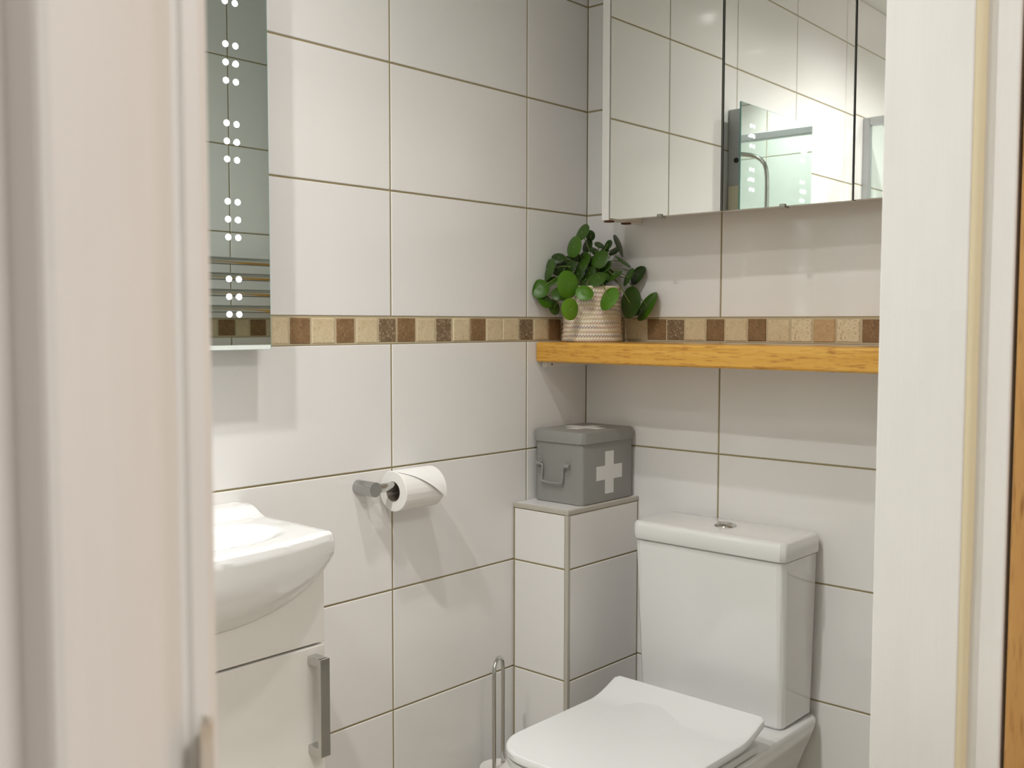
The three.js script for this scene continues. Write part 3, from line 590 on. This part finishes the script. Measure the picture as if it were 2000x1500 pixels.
// ------------------------------------------------------------------ plant in a stitched rope pot
{
  const px = 0.079, pz = 0.079, y0 = -0.0562, h = 0.131, r0 = 0.0715;
  const g = thing('potted_plant', 'leafy green plant with round leaves in a pale stitched rope pot', 'plant', [px, y0, pz]);
  const coils = 13, prof = [new THREE.Vector2(0, 0.0005), new THREE.Vector2(r0 - 0.006, 0.0005)];
  const rad = (t) => r0 * (1 - 0.05 * t - 0.03 * Math.sin(t * Math.PI));
  for (let k = 0; k < coils; k++) for (let q = 0; q < 6; q++) { const t = (k + (q + 0.5) / 6) / coils; prof.push(new THREE.Vector2(rad(t) + 0.0028 * Math.sin(((q + 0.5) / 6) * Math.PI) - 0.001, h * t)); }
  prof.push(new THREE.Vector2(rad(1) - 0.003, h), new THREE.Vector2(rad(1) - 0.007, h - 0.003), new THREE.Vector2(rad(0.8) - 0.008, h * 0.8));
  const knit = dataTex(1024, 416, (i, j) => {
    const row = Math.floor(j / 32), t = (j % 32) / 32, per = 16, zz = Math.abs(((i + row * 5) % per) / per * 2 - 1);
    const d = Math.abs(t - (0.22 + 0.5 * zz)), f = fbm(i * 0.3, j * 0.3, 2), patch = fbm(i * 0.006 + row * 0.37, row * 0.8 + 5, 2);
    let c = patch > 0.5 ? [232 + 14 * f, 214 + 14 * f, 204 + 14 * f] : [232 + 14 * f, 222 + 14 * f, 200 + 14 * f];
    const tone = fbm(row * 1.7 + i * 0.006, row * 0.9, 2), pal = tone > 0.5 ? [118, 96, 118] : tone > 0.36 ? [182, 126, 116] : [192, 160, 116];
    if (d < 0.17) c = lerp3(c, pal, 0.72 * clamp((0.17 - d) * 12, 0, 1));
    if (t < 0.06 || t > 0.95) c = lerp3(c, [206, 190, 176], 0.5);
    return c;
  });
  knit.repeat.set(1, 1);
  const lg = new THREE.LatheGeometry(prof, 72); { const p = lg.attributes.position, uv = lg.attributes.uv; for (let i = 0; i < p.count; i++) uv.setY(i, clamp(p.getY(i) / h, 0, 1)); }
  const pot = part(g, 'pot', lg.translate(px, y0, pz), std({ map: knit, roughness: 0.95 }), g, 'pale coiled rope pot with zigzag stitching');
  part(g, 'soil', new THREE.CylinderGeometry(rad(0.85) - 0.006, rad(0.85) - 0.006, 0.012, 32).translate(px, y0 + h * 0.84, pz), std({ color: '#2f241a', roughness: 1 }), pot);
  const crown = new THREE.Vector3(px, y0 + h * 0.88, pz);
  const greens = ['#41690f', '#37580e', '#4d7a14', '#2c4510', '#608a16'].map((c) => phys({ color: c, roughness: 0.36, transmission: 0.0 }));
  const stemM = std({ color: '#6f7a3a', roughness: 0.6 });
  // photo position (1000 + .24 u, 400 + .24 v), half axes in the same units, angle of the long axis, nearer (+) or farther (-) than the crown, green
  const leaves = [
    [568, 222, 78, 42, 60, 0.01, 1], [500, 340, 92, 52, 80, 0.02, 0], [640, 250, 46, 40, 90, -0.01, 3], [715, 325, 46, 28, -20, 0, 3], [780, 325, 44, 26, 70, 0.01, 3],
    [878, 332, 102, 34, -70, 0.015, 3], [905, 455, 82, 23, -35, 0.02, 1], [1028, 570, 86, 38, 60, 0.005, 3], [378, 430, 56, 46, 0, 0.01, 3], [283, 525, 97, 44, 75, 0.02, 1],
    [185, 680, 84, 78, 0, 0.03, 0], [270, 770, 78, 50, -50, 0.035, 0], [345, 830, 66, 46, -70, 0.02, 1], [458, 647, 112, 93, 90, 0.085, 2], [478, 850, 92, 72, 90, 0.1, 4],
    [590, 715, 74, 66, 0, 0.09, 2], [785, 762, 102, 60, 60, 0.095, 2], [955, 795, 132, 66, 82, 0.05, 3], [1095, 822, 134, 30, 60, 0.03, 0], [715, 440, 80, 62, 60, 0.03, 1],
    [690, 600, 86, 56, 30, 0.06, 1], [380, 520, 62, 42, 60, 0.0, 3], [470, 500, 62, 40, 70, 0.01, 3], [580, 450, 74, 42, 80, 0.01, 1], [320, 620, 56, 36, 40, 0.03, 1],
    [390, 720, 72, 60, 0, 0.05, 1], [830, 570, 74, 26, 35, 0.04, 1], [940, 585, 82, 20, 65, 0.03, 1], [830, 372, 52, 26, 40, 0.0, 3], [630, 560, 66, 38, 70, 0.03, 3],
    [800, 545, 48, 32, -40, 0.02, 3], [520, 420, 58, 42, -30, 0.0, 3], [540, 560, 60, 40, 80, 0.02, 3], [700, 520, 60, 36, -60, 0.0, 3], [1000, 860, 46, 36, 70, 0.03, 3],
    [610, 330, 60, 36, 75, -0.01, 3], [680, 380, 58, 34, -40, 0.005, 3], [745, 385, 54, 32, 60, 0.0, 3], [560, 500, 70, 40, 65, 0.015, 1], [650, 480, 66, 40, 85, 0.01, 3], [760, 500, 60, 34, 50, 0.02, 1], [600, 610, 60, 40, 40, 0.03, 3], [440, 460, 54, 34, 70, -0.005, 3], [740, 600, 56, 36, 60, 0.03, 1],
  ];
  const d0 = crown.clone().sub(new THREE.Vector3(CAM.x, CAM.y, CAM.z)).dot(_fw);
  const up = (v) => v;
  for (const [u, v, a, b, ang, near, k] of leaves) {
    const d = d0 - near, c = atDepth(1000 + 0.24 * u, 400 + 0.24 * v, d), s = 0.24 * d / CAM.f, R = a * s;
    c.x = Math.max(c.x, 0.012); c.z = Math.max(c.z, 0.012);
    const A = ang * Math.PI / 180, ax = _r.clone().multiplyScalar(Math.cos(A)).addScaledVector(_u, Math.sin(A));
    let mi = new THREE.Vector3().crossVectors(_fw, ax).normalize(); if (mi.y < 0) mi.negate();
    const ct = clamp(b / a, 0.12, 0.97), st = Math.sqrt(1 - ct * ct);
    const nrm = _fw.clone().multiplyScalar(-ct).addScaledVector(mi, st).normalize();
    const ay = new THREE.Vector3().crossVectors(nrm, ax).normalize();
    const pos = [], idx = [], RN = 4, SN = 22, w1 = rnd() * 6, w2 = rnd() * 6;
    pos.push(...c.clone().addScaledVector(nrm, -0.04 * R).toArray());
    for (let i = 1; i <= RN; i++) for (let j = 0; j < SN; j++) {
      const t = i / RN, th = 2 * Math.PI * j / SN, rr = R * t * (1 + 0.025 * Math.sin(2 * th + w1)), lift = R * (0.10 * t * t * Math.sin(2 * th + w2) * 0.4 - 0.12 * t * t * t + 0.03);
      pos.push(...c.clone().addScaledVector(ax, rr * Math.cos(th)).addScaledVector(ay, rr * Math.sin(th)).addScaledVector(nrm, lift).toArray());
    }
    for (let j = 0; j < SN; j++) { const q = (j + 1) % SN; idx.push(0, 1 + j, 1 + q); for (let i = 0; i < RN - 1; i++) { const o = 1 + i * SN; idx.push(o + j, o + SN + j, o + SN + q, o + j, o + SN + q, o + q); } }
    // keep clear of the walls behind
    for (let i = 0; i < pos.length; i += 3) { pos[i] = Math.max(pos[i], 0.003); pos[i + 2] = Math.max(pos[i + 2], 0.003); }
    const nb = pos.length / 3, th = 0.0007; for (let i = 0; i < nb; i++) pos.push(pos[3 * i] - nrm.x * th, pos[3 * i + 1] - nrm.y * th, pos[3 * i + 2] - nrm.z * th);
    const n0 = idx.length; for (let i = 0; i < n0; i += 3) idx.push(nb + idx[i], nb + idx[i + 2], nb + idx[i + 1]);
    const o = 1 + (RN - 1) * SN; for (let j = 0; j < SN; j++) { const q = (j + 1) % SN; idx.push(o + j, nb + o + j, nb + o + q, o + j, nb + o + q, o + q); }
    const lgm = new THREE.BufferGeometry(); lgm.setAttribute('position', new THREE.Float32BufferAttribute(pos, 3)); lgm.setIndex(idx); lgm.computeVertexNormals();
    const leaf = part(g, 'leaf', lgm, greens[k]);
    const st0 = crown.clone().add(new THREE.Vector3((rnd() - 0.5) * 0.03, -0.004, (rnd() - 0.5) * 0.03)), end = c.clone().addScaledVector(nrm, -0.03 * R);
    const mid = st0.clone().lerp(end, 0.5); mid.y += 0.25 * Math.abs(end.x - st0.x) + 0.02 + 0.15 * Math.max(0, st0.y - end.y + 0.03); mid.x = Math.max(mid.x, 0.01); mid.z = Math.max(mid.z, 0.01);
    part(g, 'petiole', tube([st0.toArray(), mid.toArray(), end.toArray()], 0.0011, 14, 6), stemM, leaf);
    part(g, 'leaf_eye', new THREE.SphereGeometry(0.0011, 8, 6).translate(...c.clone().addScaledVector(nrm, 0.0004).toArray()), std({ color: '#9fb878', roughness: 0.6 }), leaf);
  }
  const stalk = part(g, 'stem', cyl([px, y0 + h * 0.8, pz], [px, y0 + h * 0.95, pz], 0.007, 0.005, 12), stemM);
}

// ------------------------------------------------------------------ chrome towel radiator opposite the mirror
{
  const x = 1.10, za = 0.13, zb = 0.63, top = 0.2, bot = -0.95;
  const g = thing('towel_radiator', 'chrome ladder towel radiator on the wall by the doorway', 'radiator', [x, bot, (za + zb) / 2]);
  for (const z of [za, zb]) { const u = part(g, 'upright', rbox(x - 0.015, x + 0.015, bot, top, z - 0.015, z + 0.015, 0.006), M.chrome); for (const y of [0.06, -0.85]) part(g, 'wall_bracket', cyl([x + 0.012, y, z], [W, y, z], 0.011), M.chrome, u); }
  const ysb = [0.163, 0.119, 0.073, 0.027, -0.12, -0.166, -0.212, -0.258, -0.40, -0.446, -0.492, -0.538, -0.68, -0.726, -0.772, -0.818, -0.88];
  const bar = new THREE.CylinderGeometry(0.011, 0.011, zb - za - 0.026, 20).rotateX(Math.PI / 2);
  for (const y of ysb) { const m = mesh('rail', bar, M.chrome, g); m.position.set(-0.002, y - bot, 0); }
}

// ------------------------------------------------------------------ shower enclosure at the far end
{
  const z = 2.03, top = 0.755, tray = FL + 0.11;
  const t = thing('shower_tray', 'white shower tray at the far end of the room', 'shower tray', [W / 2, FL, (z + L) / 2]);
  part(t, 'tray', merge(box(0.001, W - 0.001, FL + 0.0005, FL + 0.07, z - 0.03, L - 0.001), box(0.001, W - 0.001, FL + 0.07, tray, z - 0.03, z + 0.03), box(0.001, 0.05, FL + 0.07, tray, z + 0.03, L - 0.001), box(W - 0.05, W - 0.001, FL + 0.07, tray, z + 0.03, L - 0.001), box(0.05, W - 0.05, FL + 0.07, tray, L - 0.05, L - 0.001)), M.ceramic);
  const g = thing('shower_enclosure', 'chrome framed glass shower enclosure at the far end of the room', 'shower', [W / 2, tray, z]);
  const glass = phys({ color: '#f2f8f6', transmission: 1, thickness: 0, roughness: 0.02, ior: 1.45 });
  for (const [a, b] of [[0.001, 0.028], [W - 0.028, W - 0.001]]) part(g, 'wall_profile', rbox(a, b, tray, top, z - 0.012, z + 0.012, 0.003), M.alu);
  part(g, 'post', rbox(0.1, 0.125, tray, top - 0.03, z - 0.014, z + 0.014, 0.003), M.chrome);
  part(g, 'curved_rail', tube([[0.50, tray + 0.03, z], [0.50, 0.3, z], [0.50, 0.59, z], [0.508, 0.625, z], [0.535, 0.655, z], [0.58, 0.672, z], [0.7, 0.685, z], [W - 0.03, 0.69, z]], 0.009, 90, 12), M.chrome);
  part(g, 'top_rail', rbox(0.028, W - 0.028, top - 0.03, top, z - 0.016, z + 0.016, 0.003), M.alu);
  part(g, 'bottom_rail', rbox(0.028, W - 0.028, tray, tray + 0.03, z - 0.016, z + 0.016, 0.003), M.alu);
  part(g, 'glass_panel', box(0.125, 0.497, tray + 0.03, top - 0.03, z - 0.003, z + 0.003), glass);
  part(g, 'glass_panel', box(0.503, W - 0.028, tray + 0.03, top - 0.03, z - 0.003, z + 0.003), glass);
  part(g, 'glass_panel', box(0.028, 0.1, tray + 0.03, top - 0.03, z - 0.003, z + 0.003), glass);
}

renderer.render(scene, camera);
